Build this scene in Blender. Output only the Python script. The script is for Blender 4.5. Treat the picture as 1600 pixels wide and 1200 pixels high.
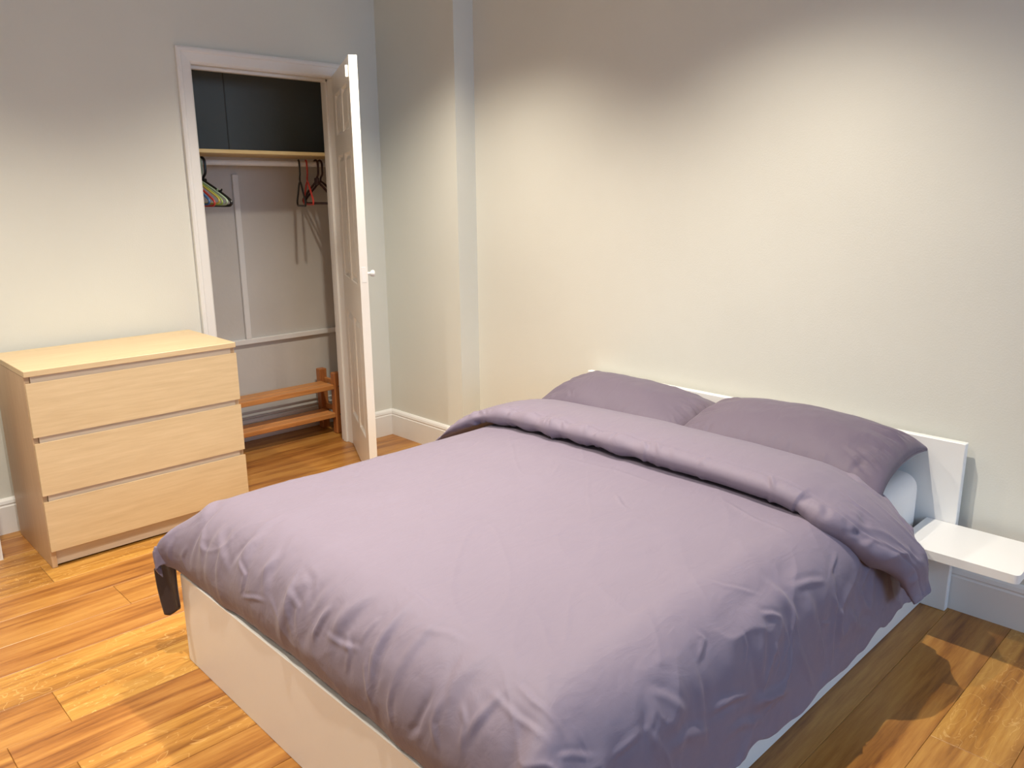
import bpy, math, random
import numpy as np
from mathutils import Matrix, Vector

for o in list(bpy.data.objects):
    bpy.data.objects.remove(o)
SC = bpy.context.scene
COL = SC.collection

# ------------------------------------------------------------------ camera
FPX = 1240.9
YAW, PITCH, ROLL = math.radians(45.871), math.radians(13.518), math.radians(-0.539)
CAM = Vector((-2.7699, -3.7448, 1.3804))
fw = Vector((math.cos(YAW)*math.cos(PITCH), math.sin(YAW)*math.cos(PITCH), -math.sin(PITCH)))
rt = fw.cross(Vector((0, 0, 1))).normalized()
up = rt.cross(fw)
rt2 = math.cos(ROLL)*rt + math.sin(ROLL)*up
up2 = -math.sin(ROLL)*rt + math.cos(ROLL)*up
cd = bpy.data.cameras.new('camera')
cd.sensor_fit = 'HORIZONTAL'
cd.sensor_width = 36.0
cd.lens = FPX/1600*36.0
cd.clip_start = 0.05
cam = bpy.data.objects.new('camera', cd)
COL.objects.link(cam)
M3 = Matrix((rt2, up2, -fw)).transposed()
cam.matrix_world = Matrix.Translation(CAM) @ M3.to_4x4()
SC.camera = cam

# ------------------------------------------------------------------ exposure, world, lights
SC.view_settings.view_transform = 'Standard'
SC.view_settings.look = 'None'
SC.view_settings.gamma = 1.0
SC.view_settings.use_curve_mapping = False
SC.view_settings.exposure = 0.17
CEIL = 2.55

w = bpy.data.worlds.new('sky')
SC.world = w
w.use_nodes = True
bg = w.node_tree.nodes['Background']
bg.inputs['Color'].default_value = (0.55, 0.72, 1.0, 1)
bg.inputs['Strength'].default_value = 1.0

WARM = (1.0, 0.895, 0.74)
def downlight(x, y, power, angle=120, blend=1.0, size=0.014):
    d = bpy.data.lights.new('ceiling_spot_light', 'SPOT')
    d.energy = power
    d.color = WARM
    d.spot_size = math.radians(angle)
    d.spot_blend = blend
    d.shadow_soft_size = size
    o = bpy.data.objects.new('ceiling_spot_light', d)
    COL.objects.link(o)
    o.location = (x, y, CEIL-0.03)
    return o
for (x, y, p, sz) in ((-0.90, -2.45, 150, 0.014), (-2.12, -2.20, 175, 0.014), (-3.30, -2.3, 28, 0.03), (-2.45, -1.05, 138, 0.03), (-0.92, -1.05, 150, 0.04)):
    downlight(x, y, p, size=sz)

def area(loc, rot, sx, sy, power, color):
    d = bpy.data.lights.new('window_daylight', 'AREA')
    d.shape = 'RECTANGLE'
    d.size, d.size_y = sx, sy
    d.energy = power
    d.color = color
    o = bpy.data.objects.new('window_daylight', d)
    COL.objects.link(o)
    o.location = loc
    o.rotation_euler = rot
    return o
# daylight entering the window behind the camera (in wall_front, y = -6.5)
area((-1.5, -6.43, 1.75), (math.radians(70), 0, 0), 1.7, 1.1, 50, (0.46, 0.68, 1.0))

# ------------------------------------------------------------------ materials
def mat(name, col, rough=0.5, spec=0.5, noise=0.0, nscale=8, bump=0.0, bscale=60, sheen=0.0, metallic=0.0, stretch=None):
    m = bpy.data.materials.new(name)
    m.use_nodes = True
    nt = m.node_tree
    b = nt.nodes['Principled BSDF']
    b.inputs['Base Color'].default_value = (*col, 1)
    b.inputs['Roughness'].default_value = rough
    b.inputs['Specular IOR Level'].default_value = spec
    b.inputs['Metallic'].default_value = metallic
    if sheen:
        b.inputs['Sheen Weight'].default_value = sheen
        b.inputs['Sheen Roughness'].default_value = 0.4
    tc = nt.nodes.new('ShaderNodeTexCoord')
    src = tc.outputs['Object']
    if stretch:
        mp = nt.nodes.new('ShaderNodeMapping')
        mp.inputs['Scale'].default_value = stretch
        nt.links.new(src, mp.inputs['Vector'])
        src = mp.outputs['Vector']
    if noise:
        n = nt.nodes.new('ShaderNodeTexNoise')
        n.inputs['Scale'].default_value = nscale
        n.inputs['Detail'].default_value = 6
        nt.links.new(src, n.inputs['Vector'])
        r = nt.nodes.new('ShaderNodeValToRGB')
        r.color_ramp.elements[0].position = 0.3
        r.color_ramp.elements[1].position = 0.7
        r.color_ramp.elements[0].color = (*[c*(1-noise) for c in col], 1)
        r.color_ramp.elements[1].color = (*[min(1, c*(1+noise)) for c in col], 1)
        nt.links.new(n.outputs['Fac'], r.inputs['Fac'])
        nt.links.new(r.outputs['Color'], b.inputs['Base Color'])
    if bump:
        n2 = nt.nodes.new('ShaderNodeTexNoise')
        n2.inputs['Scale'].default_value = bscale
        n2.inputs['Detail'].default_value = 4
        nt.links.new(src, n2.inputs['Vector'])
        bp = nt.nodes.new('ShaderNodeBump')
        bp.inputs['Strength'].default_value = bump
        bp.inputs['Distance'].default_value = 0.004
        nt.links.new(n2.outputs['Fac'], bp.inputs['Height'])
        nt.links.new(bp.outputs['Normal'], b.inputs['Normal'])
    return m

def wood(name, c_dark, c_mid, c_light, axis='X', rough=0.35, ringscale=5.0, contrast=1.0, vary=0.0, knots=False, spec=0.5, hue=0.0):
    m = bpy.data.materials.new(name)
    m.use_nodes = True
    nt = m.node_tree
    L = nt.links.new
    N = nt.nodes.new
    b = nt.nodes['Principled BSDF']
    b.inputs['Roughness'].default_value = rough
    b.inputs['Specular IOR Level'].default_value = spec
    tc = N('ShaderNodeTexCoord')
    oi = N('ShaderNodeObjectInfo')
    mp = N('ShaderNodeMapping')
    s = {'X': (0.35, 4.5, 4.5), 'Y': (4.5, 0.35, 4.5), 'Z': (4.5, 4.5, 0.35)}[axis]
    mp.inputs['Scale'].default_value = s
    add = N('ShaderNodeVectorMath'); add.operation = 'ADD'
    sc = N('ShaderNodeVectorMath'); sc.operation = 'SCALE'
    comb = N('ShaderNodeCombineXYZ')
    for k in range(3):
        L(oi.outputs['Random'], comb.inputs[k])
    L(comb.outputs[0], sc.inputs[0]); sc.inputs['Scale'].default_value = 37.0
    L(tc.outputs['Object'], mp.inputs['Vector'])
    L(mp.outputs['Vector'], add.inputs[0]); L(sc.outputs[0], add.inputs[1])
    warp = N('ShaderNodeTexNoise'); warp.inputs['Scale'].default_value = 1.3; warp.inputs['Detail'].default_value = 3
    L(add.outputs[0], warp.inputs['Vector'])
    # cathedral figure: rings of a warped noise field
    mul = N('ShaderNodeMath'); mul.operation = 'MULTIPLY'; mul.inputs[1].default_value = ringscale*6
    L(warp.outputs['Fac'], mul.inputs[0])
    sn = N('ShaderNodeMath'); sn.operation = 'SINE'; L(mul.outputs[0], sn.inputs[0])
    fine = N('ShaderNodeTexNoise'); fine.inputs['Scale'].default_value = 14; fine.inputs['Detail'].default_value = 8
    fine.inputs['Roughness'].default_value = 0.65
    L(add.outputs[0], fine.inputs['Vector'])
    ma = N('ShaderNodeMath'); ma.operation = 'MULTIPLY_ADD'
    L(sn.outputs[0], ma.inputs[0]); ma.inputs[1].default_value = 0.10*contrast; ma.inputs[2].default_value = 0.0
    ad = N('ShaderNodeMath'); ad.operation = 'ADD'
    L(ma.outputs[0], ad.inputs[0]); L(fine.outputs['Fac'], ad.inputs[1])
    ramp = N('ShaderNodeValToRGB')
    e = ramp.color_ramp.elements
    e[0].position = 0.22; e[0].color = (*c_dark, 1)
    e[1].position = 0.78; e[1].color = (*c_light, 1)
    k = ramp.color_ramp.elements.new(0.5); k.color = (*c_mid, 1)
    L(ad.outputs[0], ramp.inputs['Fac'])
    out = ramp.outputs['Color']
    if knots:
        vo = N('ShaderNodeTexVoronoi'); vo.inputs['Scale'].default_value = 1.0
        mp2 = N('ShaderNodeMapping'); mp2.inputs['Scale'].default_value = (0.30, 1.1, 1.0)
        L(add.outputs[0], mp2.inputs['Vector'])
        L(mp2.outputs['Vector'], vo.inputs['Vector'])
        kr = N('ShaderNodeValToRGB')
        kr.color_ramp.elements[0].position = 0.02; kr.color_ramp.elements[0].color = (0.25, 0.25, 0.25, 1)
        kr.color_ramp.elements[1].position = 0.085; kr.color_ramp.elements[1].color = (1, 1, 1, 1)
        L(vo.outputs['Distance'], kr.inputs['Fac'])
        mx = N('ShaderNodeMix'); mx.data_type = 'RGBA'; mx.blend_type = 'MULTIPLY'
        mx.inputs[0].default_value = 0.8
        L(out, mx.inputs[6]); L(kr.outputs['Color'], mx.inputs[7])
        out = mx.outputs[2]
    if knots:
        fl_ = N('ShaderNodeTexNoise'); fl_.inputs['Scale'].default_value = 2.2; fl_.inputs['Detail'].default_value = 2; fl_.inputs['Distortion'].default_value = 1.5
        mp3 = N('ShaderNodeMapping'); mp3.inputs['Scale'].default_value = (9.0, 1.6, 1.0)
        L(add.outputs[0], mp3.inputs['Vector']); L(mp3.outputs['Vector'], fl_.inputs['Vector'])
        fr = N('ShaderNodeValToRGB')
        fe = fr.color_ramp.elements
        fe[0].position = 0.490; fe[0].color = (0, 0, 0, 1)
        fe[1].position = 0.512; fe[1].color = (0, 0, 0, 1)
        pk = fe.new(0.501); pk.color = (1, 1, 1, 1)
        L(fl_.outputs['Fac'], fr.inputs['Fac'])
        gt = N('ShaderNodeMath'); gt.operation = 'GREATER_THAN'; gt.inputs[1].default_value = 0.62
        L(oi.outputs['Random'], gt.inputs[0])
        mm = N('ShaderNodeMath'); mm.operation = 'MULTIPLY'
        L(fr.outputs['Color'], mm.inputs[0]); L(gt.outputs[0], mm.inputs[1])
        m5 = N('ShaderNodeMath'); m5.operation = 'MULTIPLY'; m5.inputs[1].default_value = 0.45
        L(mm.outputs[0], m5.inputs[0])
        mx2 = N('ShaderNodeMix'); mx2.data_type = 'RGBA'
        mx2.inputs[7].default_value = (0.78, 0.50, 0.20, 1)
        L(m5.outputs[0], mx2.inputs[0]); L(out, mx2.inputs[6])
        out = mx2.outputs[2]
    if vary:
        hsv = N('ShaderNodeHueSaturation')
        mr = N('ShaderNodeMapRange')
        mr.inputs['To Min'].default_value = 1-vary; mr.inputs['To Max'].default_value = 1+vary*0.45
        L(oi.outputs['Random'], mr.inputs['Value'])
        L(mr.outputs[0], hsv.inputs['Value'])
        mr2 = N('ShaderNodeMapRange')
        mr2.inputs['To Min'].default_value = 0.5-hue; mr2.inputs['To Max'].default_value = 0.5+hue*0.6
        L(oi.outputs['Random'], mr2.inputs['Value'])
        L(mr2.outputs[0], hsv.inputs['Hue'])
        L(out, hsv.inputs['Color'])
        out = hsv.outputs['Color']
    L(out, b.inputs['Base Color'])
    bp = N('ShaderNodeBump'); bp.inputs['Strength'].default_value = 0.08; bp.inputs['Distance'].default_value = 0.002
    L(fine.outputs['Fac'], bp.inputs['Height'])
    L(bp.outputs['Normal'], b.inputs['Normal'])
    return m

M_WALL = mat('greige_wall_paint', (0.71, 0.715, 0.66), 0.75, 0.25, noise=0.015, nscale=2.5, bump=0.12, bscale=180)
M_CEIL = mat('white_ceiling_paint', (0.62, 0.61, 0.59), 0.8, 0.2, noise=0.01, bump=0.05)
M_CLOSET = mat('pale_closet_paint', (0.62, 0.60, 0.57), 0.7, 0.3, noise=0.03, nscale=3, bump=0.3, bscale=40)
M_UPPER = mat('grey_green_board_shade', (0.235, 0.245, 0.225), 0.7, 0.3, noise=0.05, nscale=3, bump=0.2, bscale=40)  # dark board colour stands in for the shade above the closet shelf
M_TRIM = mat('white_gloss_woodwork', (0.82, 0.82, 0.81), 0.32, 0.5, noise=0.01, bump=0.04, bscale=30)
M_DOOR = mat('white_door_paint', (0.82, 0.80, 0.76), 0.35, 0.5, noise=0.01, bump=0.05, bscale=40)
M_WHITE = mat('white_foil_board', (0.84, 0.84, 0.83), 0.4, 0.5, noise=0.01, nscale=4)
M_SHEET = mat('white_cotton_sheet', (0.78, 0.76, 0.75), 0.85, 0.2, noise=0.02, bump=0.2, bscale=250)
M_FRAMEIN = mat('grey_fibreboard', (0.16, 0.14, 0.12), 0.7, 0.3, noise=0.05)
M_VENEER = wood('oak_veneer', (0.55, 0.41, 0.24), (0.62, 0.475, 0.285), (0.69, 0.54, 0.34), 'X', 0.42, 2.0, 0.25)
M_VENEER_Z = wood('oak_veneer_upright', (0.50, 0.34, 0.20), (0.56, 0.39, 0.24), (0.62, 0.45, 0.29), 'Z', 0.42, 2.0, 0.3)
M_GROOVE = wood('dull_veneer_recess', (0.54, 0.45, 0.35), (0.60, 0.50, 0.40), (0.66, 0.56, 0.45), 'X', 0.55, 2.0, 0.3)
M_PLANK = wood('oiled_oak_plank', (0.21, 0.078, 0.014), (0.395, 0.178, 0.034), (0.52, 0.275, 0.063), 'X', 0.33, 5.0, 1.4, vary=0.13, knots=True, hue=0.008)
M_GAP = mat('dark_floor_gap', (0.20, 0.09, 0.03), 0.8, 0.2, noise=0.1)
M_PINE = wood('orange_pine', (0.36, 0.13, 0.035), (0.52, 0.22, 0.065), (0.60, 0.29, 0.10), 'X', 0.4, 3.0, 0.8)
M_PINE_Z = wood('orange_pine_upright', (0.30, 0.10, 0.03), (0.42, 0.16, 0.05), (0.50, 0.22, 0.075), 'Z', 0.4, 3.0, 0.8)
M_SHELF = wood('pale_pine', (0.62, 0.45, 0.20), (0.72, 0.55, 0.27), (0.80, 0.64, 0.34), 'X', 0.45, 2.5, 0.5)
M_STEEL = mat('brushed_steel', (0.55, 0.54, 0.52), 0.3, 0.5, metallic=1.0, noise=0.03)
M_SCREW = mat('dark_screw_head', (0.05, 0.03, 0.02), 0.5, 0.5, noise=0.1)
M_PIPE = mat('painted_pipe', (0.62, 0.62, 0.60), 0.35, 0.5, noise=0.04)
M_BLACK = mat('black_plastic', (0.012, 0.014, 0.014), 0.35, 0.5, noise=0.05)
M_SAGE = mat('pale_green_plastic', (0.42, 0.55, 0.40), 0.4, 0.5, noise=0.03)
M_YELLOW = mat('yellow_plastic', (0.62, 0.50, 0.10), 0.4, 0.5, noise=0.03)
M_GREEN = mat('lime_green_plastic', (0.35, 0.50, 0.12), 0.4, 0.5, noise=0.03)
M_RED = mat('red_plastic', (0.55, 0.05, 0.04), 0.4, 0.5, noise=0.03)
M_BLUE = mat('blue_plastic', (0.06, 0.16, 0.38), 0.4, 0.5, noise=0.03)
M_BROWN = mat('dark_brown_wood_stain', (0.05, 0.02, 0.018), 0.4, 0.5, noise=0.1)

def cloth(name, col, rough=0.62):
    m = bpy.data.materials.new(name)
    m.use_nodes = True
    nt = m.node_tree; N = nt.nodes.new; L = nt.links.new
    b = nt.nodes['Principled BSDF']
    b.inputs['Roughness'].default_value = rough
    b.inputs['Specular IOR Level'].default_value = 0.35
    b.inputs['Sheen Weight'].default_value = 0.12
    b.inputs['Sheen Roughness'].default_value = 0.45
    tc = N('ShaderNodeTexCoord')
    n = N('ShaderNodeTexNoise'); n.inputs['Scale'].default_value = 5; n.inputs['Detail'].default_value = 5
    L(tc.outputs['Object'], n.inputs['Vector'])
    r = N('ShaderNodeValToRGB')
    r.color_ramp.elements[0].color = (*[c*0.96 for c in col], 1)
    r.color_ramp.elements[1].color = (*[c*1.04 for c in col], 1)
    L(n.outputs['Fac'], r.inputs['Fac']); L(r.outputs['Color'], b.inputs['Base Color'])
    wv = N('ShaderNodeTexNoise'); wv.inputs['Scale'].default_value = 500; wv.inputs['Detail'].default_value = 2
    L(tc.outputs['Object'], wv.inputs['Vector'])
    mpn = N('ShaderNodeMapping'); mpn.inputs['Scale'].default_value = (1.0, 2.2, 1.5)
    L(tc.outputs['Object'], mpn.inputs['Vector'])
    cr = N('ShaderNodeTexNoise'); cr.inputs['Scale'].default_value = 9; cr.inputs['Detail'].default_value = 6
    cr.inputs['Distortion'].default_value = 0.8
    L(mpn.outputs['Vector'], cr.inputs['Vector'])
    b1 = N('ShaderNodeBump'); b1.inputs['Strength'].default_value = 0.15; b1.inputs['Distance'].default_value = 0.0006
    b2 = N('ShaderNodeBump'); b2.inputs['Strength'].default_value = 0.35; b2.inputs['Distance'].default_value = 0.008
    L(wv.outputs['Fac'], b1.inputs['Height']); L(cr.outputs['Fac'], b2.inputs['Height'])
    L(b2.outputs['Normal'], b1.inputs['Normal']); L(b1.outputs['Normal'], b.inputs['Normal'])
    return m
M_DUVET = cloth('mauve_grey_cotton', (0.190, 0.160, 0.218))
M_COVER_SHADE = cloth('dark_brown_cover_shade', (0.045, 0.030, 0.030))  # duvet cover in shade at the foot corner, the shade put into its colour
M_PILLOW = cloth('mauve_grey_pillowcase', (0.130, 0.104, 0.148))

# ------------------------------------------------------------------ helpers
def link(o, parent=None):
    COL.objects.link(o)
    if parent is not None:
        o.parent = parent
    return o

def mesh_obj(name, verts, faces, m, parent=None, smooth=False):
    me = bpy.data.meshes.new(name)
    me.from_pydata([tuple(v) for v in verts], [], [tuple(int(i) for i in f) for f in faces])
    me.update()
    if smooth:
        me.polygons.foreach_set('use_smooth', [True]*len(me.polygons))
    me.materials.append(m)
    o = bpy.data.objects.new(name, me)
    return link(o, parent)

def tag(o, label=None, cat=None, group=None, kind=None):
    if label: o['label'] = label
    if cat: o['category'] = cat
    if group: o['group'] = group
    if kind: o['kind'] = kind
    return o

def thing(name, label, cat, loc=(0, 0, 0), rz=0.0, group=None):
    o = bpy.data.objects.new(name, None)
    o.empty_display_size = 0.05
    COL.objects.link(o)
    o.location = loc
    o.rotation_euler = (0, 0, rz)
    return tag(o, label, cat, group)

class MB:
    def __init__(s): s.v = []; s.f = []
    def box(s, lo, hi, bevel=0.0, M=None):
        lo = Vector(lo); hi = Vector(hi)
        b = min(bevel, *( (hi[i]-lo[i])*0.49 for i in range(3)))
        n0 = len(s.v)
        if b <= 0:
            vs = [(x, y, z) for x in (lo.x, hi.x) for y in (lo.y, hi.y) for z in (lo.z, hi.z)]
            fs = [(0, 1, 3, 2), (4, 6, 7, 5), (0, 4, 5, 1), (2, 3, 7, 6), (0, 2, 6, 4), (1, 5, 7, 3)]
        else:
            vs = []; idx = {}
            for i in range(2):
                for j in range(2):
                    for k in range(2):
                        c = Vector((hi.x if i else lo.x, hi.y if j else lo.y, hi.z if k else lo.z))
                        sg = (1 if i else -1, 1 if j else -1, 1 if k else -1)
                        for a in range(3):
                            p = Vector(c)
                            for q in range(3):
                                if q != a: p[q] -= sg[q]*b
                            idx[(i, j, k, a)] = len(vs); vs.append(tuple(p))
            fs = []
            for a in range(3):
                o1, o2 = [q for q in range(3) if q != a]
                for sd in range(2):
                    quad = []
                    for (p, q) in ((0, 0), (1, 0), (1, 1), (0, 1)):
                        c = [0, 0, 0]; c[a] = sd; c[o1] = p; c[o2] = q
                        quad.append(idx[(*c, a)])
                    fs.append(tuple(quad))
                for p in range(2):
                    for q in range(2):
                        c0 = [0, 0, 0]; c0[o1] = p; c0[o2] = q
                        c1 = list(c0); c1[a] = 1
                        fs.append((idx[(*c0, o1)], idx[(*c1, o1)], idx[(*c1, o2)], idx[(*c0, o2)]))
            for i in range(2):
                for j in range(2):
                    for k in range(2):
                        fs.append(tuple(idx[(i, j, k, a)] for a in range(3)))
        if M is not None:
            vs = [tuple(M @ Vector(v)) for v in vs]
        s.v += vs
        s.f += [tuple(n0+i for i in f) for f in fs]
        return s
    def tube(s, pts, r, n=8, closed=False, rad=None):
        P = [Vector(p) for p in pts]; m = len(P); n0 = len(s.v)
        ref = None
        for i, p in enumerate(P):
            if closed: t = P[(i+1) % m]-P[i-1]
            else: t = P[min(i+1, m-1)]-P[max(i-1, 0)]
            t.normalize()
            if ref is None:
                ref = Vector((0, 0, 1)) if abs(t.z) < 0.9 else Vector((1, 0, 0))
            a = (ref - t*ref.dot(t)).normalized(); ref = a
            b = t.cross(a)
            rr = rad[i] if rad else r
            for k in range(n):
                th = 2*math.pi*k/n
                s.v.append(tuple(p + a*math.cos(th)*rr + b*math.sin(th)*rr))
        for i in range(m if closed else m-1):
            j = (i+1) % m
            for k in range(n):
                s.f.append((n0+i*n+k, n0+i*n+(k+1) % n, n0+j*n+(k+1) % n, n0+j*n+k))
        if not closed:
            s.f.append(tuple(n0+k for k in range(n))[::-1])
            s.f.append(tuple(n0+(m-1)*n+k for k in range(n)))
        return s
    def prism(s, poly, lo, hi, axis):
        """poly in the two other axes (in order), extruded along axis."""
        n0 = len(s.v); n = len(poly)
        for c in (lo, hi):
            for (a, b) in poly:
                p = {0: (c, a, b), 1: (a, c, b), 2: (a, b, c)}[axis]
                s.v.append(p)
        for i in range(n):
            j = (i+1) % n
            s.f.append((n0+i, n0+j, n0+n+j, n0+n+i))
        s.f.append(tuple(n0+i for i in range(n))[::-1]); s.f.append(tuple(n0+n+i for i in range(n)))
        return s
    def build(s, name, m, parent=None, smooth=False, recalc=True):
        o = mesh_obj(name, s.v, s.f, m, parent, smooth)
        if recalc:
            import bmesh
            bm = bmesh.new(); bm.from_mesh(o.data)
            bmesh.ops.recalc_face_normals(bm, faces=bm.faces[:])
            bm.to_mesh(o.data); bm.free()
        if smooth:
            try: o.data.set_sharp_from_angle(angle=math.radians(40))
            except Exception: pass
        return o

def struct(o):
    o['kind'] = 'structure'
    return o

# ------------------------------------------------------------------ room dimensions (metres; corner of the two walls at the origin side)
WX = 0.0           # wall behind the headboard
BX, BY = -0.125, -0.64   # chimney breast face / its end
XL, YF = -3.75, -6.5     # left wall, wall behind camera
O1, O2, OH = -1.142, -0.405, 1.9647   # closet door opening
TW = 0.066
CB = 0.48          # closet back wall y
CR, CL = -0.18, -1.55

# floor
fl = struct(MB().box((XL-0.1, YF-0.1, -0.06), (0.1, 0.1, -0.016)).box((CL, 0.1, -0.06), (CR+0.05, CB+0.05, -0.016)).build('floor', M_GAP))
random.seed(7)
def plank(x0, x1, y0, y1):
    L = x1-x0
    g = 0.0004
    mb = MB().box((-L/2+g, -(y1-y0)/2+g, -0.0155), (L/2-g, (y1-y0)/2-g, 0.0), 0.0012)
    o = mb.build('plank', M_PLANK, fl)
    o.location = ((x0+x1)/2, (y0+y1)/2, 0)
PW = 0.1835
forced = {-1: -2.12, 0: -2.62, 1: -1.975, 3: -2.9, 5: -2.475}
k = 0
yk = -0.64
rows = []
for k in range(-7, 34):
    rows.append((k, yk - PW*(k+1), yk - PW*k))
for (k, y0, y1) in rows:
    y0 = max(y0, YF)
    if y1 <= YF: continue
    if y0 >= CB: continue
    if y1 > 0.0:
        xa, xb = (CL, CR)
        y1 = min(y1, CB)
        if y0 < 0:
            xa, xb = O1-0.02, O2+0.02
            plank(-2.3, xa, y0, 0.0); plank(XL, -2.3, y0, 0.0); plank(xb, BX, y0, 0.0)
    else:
        xa, xb = XL, 0.0
        if y1 > BY+0.05: xb = BX+0.0
    j = forced.get(k, -2.9 + random.random()*1.1)
    xs = [j]
    while xs[0] > xa: xs.insert(0, xs[0]-random.uniform(1.1, 1.9))
    while xs[-1] < xb: xs.append(xs[-1]+random.uniform(1.0, 1.9))
    for a, b2 in zip(xs[:-1], xs[1:]):
        a2, b3 = max(a, xa), min(b2, xb)
        if b3-a2 > 0.03: plank(a2, b3, y0, y1)
# filler strips of flooring beside the door opening row
# walls
def wall(name, boxes, m=M_WALL):
    mb = MB()
    for lo, hi in boxes: mb.box(lo, hi)
    return struct(mb.build(name, m))
wall('wall_back', [((XL-0.1, 0, 0), (O1-0.012, 0.10, CEIL)), ((O2+0.012, 0, 0), (0.1, 0.10, CEIL)), ((O1-0.012, 0, OH+0.012), (O2+0.012, 0.10, CEIL))])
wall('wall_right', [((0, YF-0.1, 0), (0.1, 0.0, CEIL))])
wall('wall_chimney_breast_right', [((BX, BY, 0), (0.0, 0.0, CEIL))])
wall('wall_left', [((XL-0.1, YF-0.1, 0), (XL, 0.0, CEIL))])
wall('wall_chimney_breast_left', [((-3.3, -0.272, 0), (-2.224, 0.0, CEIL))])
# wall with the window, behind the camera
wx0, wx1, wz0, wz1 = -2.4, -0.6, 1.1, 2.3
wall('wall_front', [((XL, YF-0.1, 0), (wx0, YF, CEIL)), ((wx1, YF-0.1, 0), (0, YF, CEIL)), ((wx0, YF-0.1, 0), (wx1, YF, wz0)), ((wx0, YF-0.1, wz1), (wx1, YF, CEIL))])
win = MB()
for lo, hi in (((wx0, YF-0.07, wz0), (wx0+0.06, YF-0.03, wz1)), ((wx1-0.06, YF-0.07, wz0), (wx1, YF-0.03, wz1)), ((wx0, YF-0.07, wz0), (wx1, YF-0.03, wz0+0.06)), ((wx0, YF-0.07, wz1-0.06), (wx1, YF-0.03, wz1)), ((-1.53, YF-0.07, wz0), (-1.47, YF-0.03, wz1))):
    win.box(lo, hi, 0.004)
wo = struct(win.build('window_1', M_TRIM))
mg = bpy.data.materials.new('window_glass'); mg.use_nodes = True
mg.node_tree.nodes['Principled BSDF'].inputs['Transmission Weight'].default_value = 1.0
mg.node_tree.nodes['Principled BSDF'].inputs['Roughness'].default_value = 0.0
for xa_, xb_ in ((wx0+0.06, -1.53), (-1.47, wx1-0.06)):
    MB().box((xa_, YF-0.052, wz0+0.06), (xb_, YF-0.048, wz1-0.06)).build('pane', mg, wo)
MB().box((wx0-0.05, YF-0.03, wz0-0.03), (wx1+0.05, YF+0.12, wz0), 0.004).build('window_sill', M_TRIM, wo)
wall('ceiling', [((XL-0.1, YF-0.1, CEIL), (0.1, 0.1, CEIL+0.08))], M_CEIL)
# closet shell
wall('wall_closet_back', [((CL-0.1, CB, 0), (CR+0.1, CB+0.08, CEIL))], M_CLOSET)
wall('wall_closet_right', [((CR, 0.10, 0), (CR+0.1, CB, CEIL))], M_CLOSET)
wall('wall_closet_left', [((CL-0.1, 0.10, 0), (CL, CB, CEIL))], M_CLOSET)
wall('ceiling_closet', [((CL-0.1, 0.10, CEIL), (CR+0.1, CB+0.08, CEIL+0.08))], M_CLOSET)

# baseboards (profiled: flat board, small step, sloping cap)
def skirting(name, p0, p1, nrm, h=0.152, t=0.018):
    p0 = Vector((*p0, 0)); p1 = Vector((*p1, 0)); n = Vector((*nrm, 0))
    prof = [(0, 0), (t, 0), (t, h-0.034), (t-0.002, h-0.031), (t-0.003, h-0.027), (t-0.001, h-0.022), (t-0.004, h-0.010), (t-0.010, h-0.002), (0.004, h), (0, h)]
    v = []; f = []
    m = len(prof)
    for q in (p0, p1):
        for (a, z) in prof: v.append(q + n*a + Vector((0, 0, z)))
    for i in range(m):
        j = (i+1) % m
        f.append((i, j, m+j, m+i))
    f.append(tuple(range(m))[::-1]); f.append(tuple(range(m, 2*m)))
    mb = MB(); mb.v = [tuple(a) for a in v]; mb.f = f
    return struct(mb.build(name, M_TRIM))
skirting('baseboard_back_left', (-2.224, 0), (O1-TW, 0), (0, -1))
skirting('baseboard_back_right', (O2+TW, 0), (BX, 0), (0, -1))
skirting('baseboard_chimney_breast', (BX, 0.0), (BX, BY-0.018), (-1, 0))
skirting('baseboard_chimney_breast_end', (BX-0.018, BY), (0, BY), (0, -1))
skirting('baseboard_right', (0, BY), (0, YF), (-1, 0))
skirting('baseboard_left_breast', (-3.3, -0.272), (-2.206, -0.272), (0, -1))
skirting('baseboard_left_breast_end', (-2.224, -0.272), (-2.224, 0), (1, 0))
skirting('baseboard_left', (XL, 0), (XL, YF), (1, 0))
skirting('baseboard_front', (XL, YF), (0, YF), (0, 1))

# door architrave with a stepped face and mitred corners
def architrave(name, pts):
    """pts: list of (outer, inner) corners in x,z; strip with two-step profile"""
    v = []; f = []
    prof = [(0.0, 0.0), (0.0, 0.017), (0.12, 0.021), (0.28, 0.021), (0.34, 0.016), (0.9, 0.013), (1.0, 0.009), (1.0, 0.0)]
    m = len(prof)
    for (ox, oz, ix, iz) in pts:
        for (s, d) in prof:
            v.append((ox+(ix-ox)*s, -d, oz+(iz-oz)*s))
    for i in range(len(pts)-1):
        for k2 in range(m):
            j2 = (k2+1) % m
            f.append((i*m+k2, i*m+j2, (i+1)*m+j2, (i+1)*m+k2))
    f.append(tuple(range(m))); f.append(tuple((len(pts)-1)*m+i for i in range(m))[::-1])
    mb = MB(); mb.v = v; mb.f = f
    return struct(mb.build(name, M_TRIM))
architrave('trim_1', [(O1-TW, 0.0, O1, 0.0), (O1-TW, OH+TW, O1, OH)])
architrave('trim_2', [(O1-TW, OH+TW, O1, OH), (O2+TW, OH+TW, O2, OH)])
architrave('trim_3', [(O2+TW, OH+TW, O2, OH), (O2+TW, 0.0, O2, 0.0)])
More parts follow.
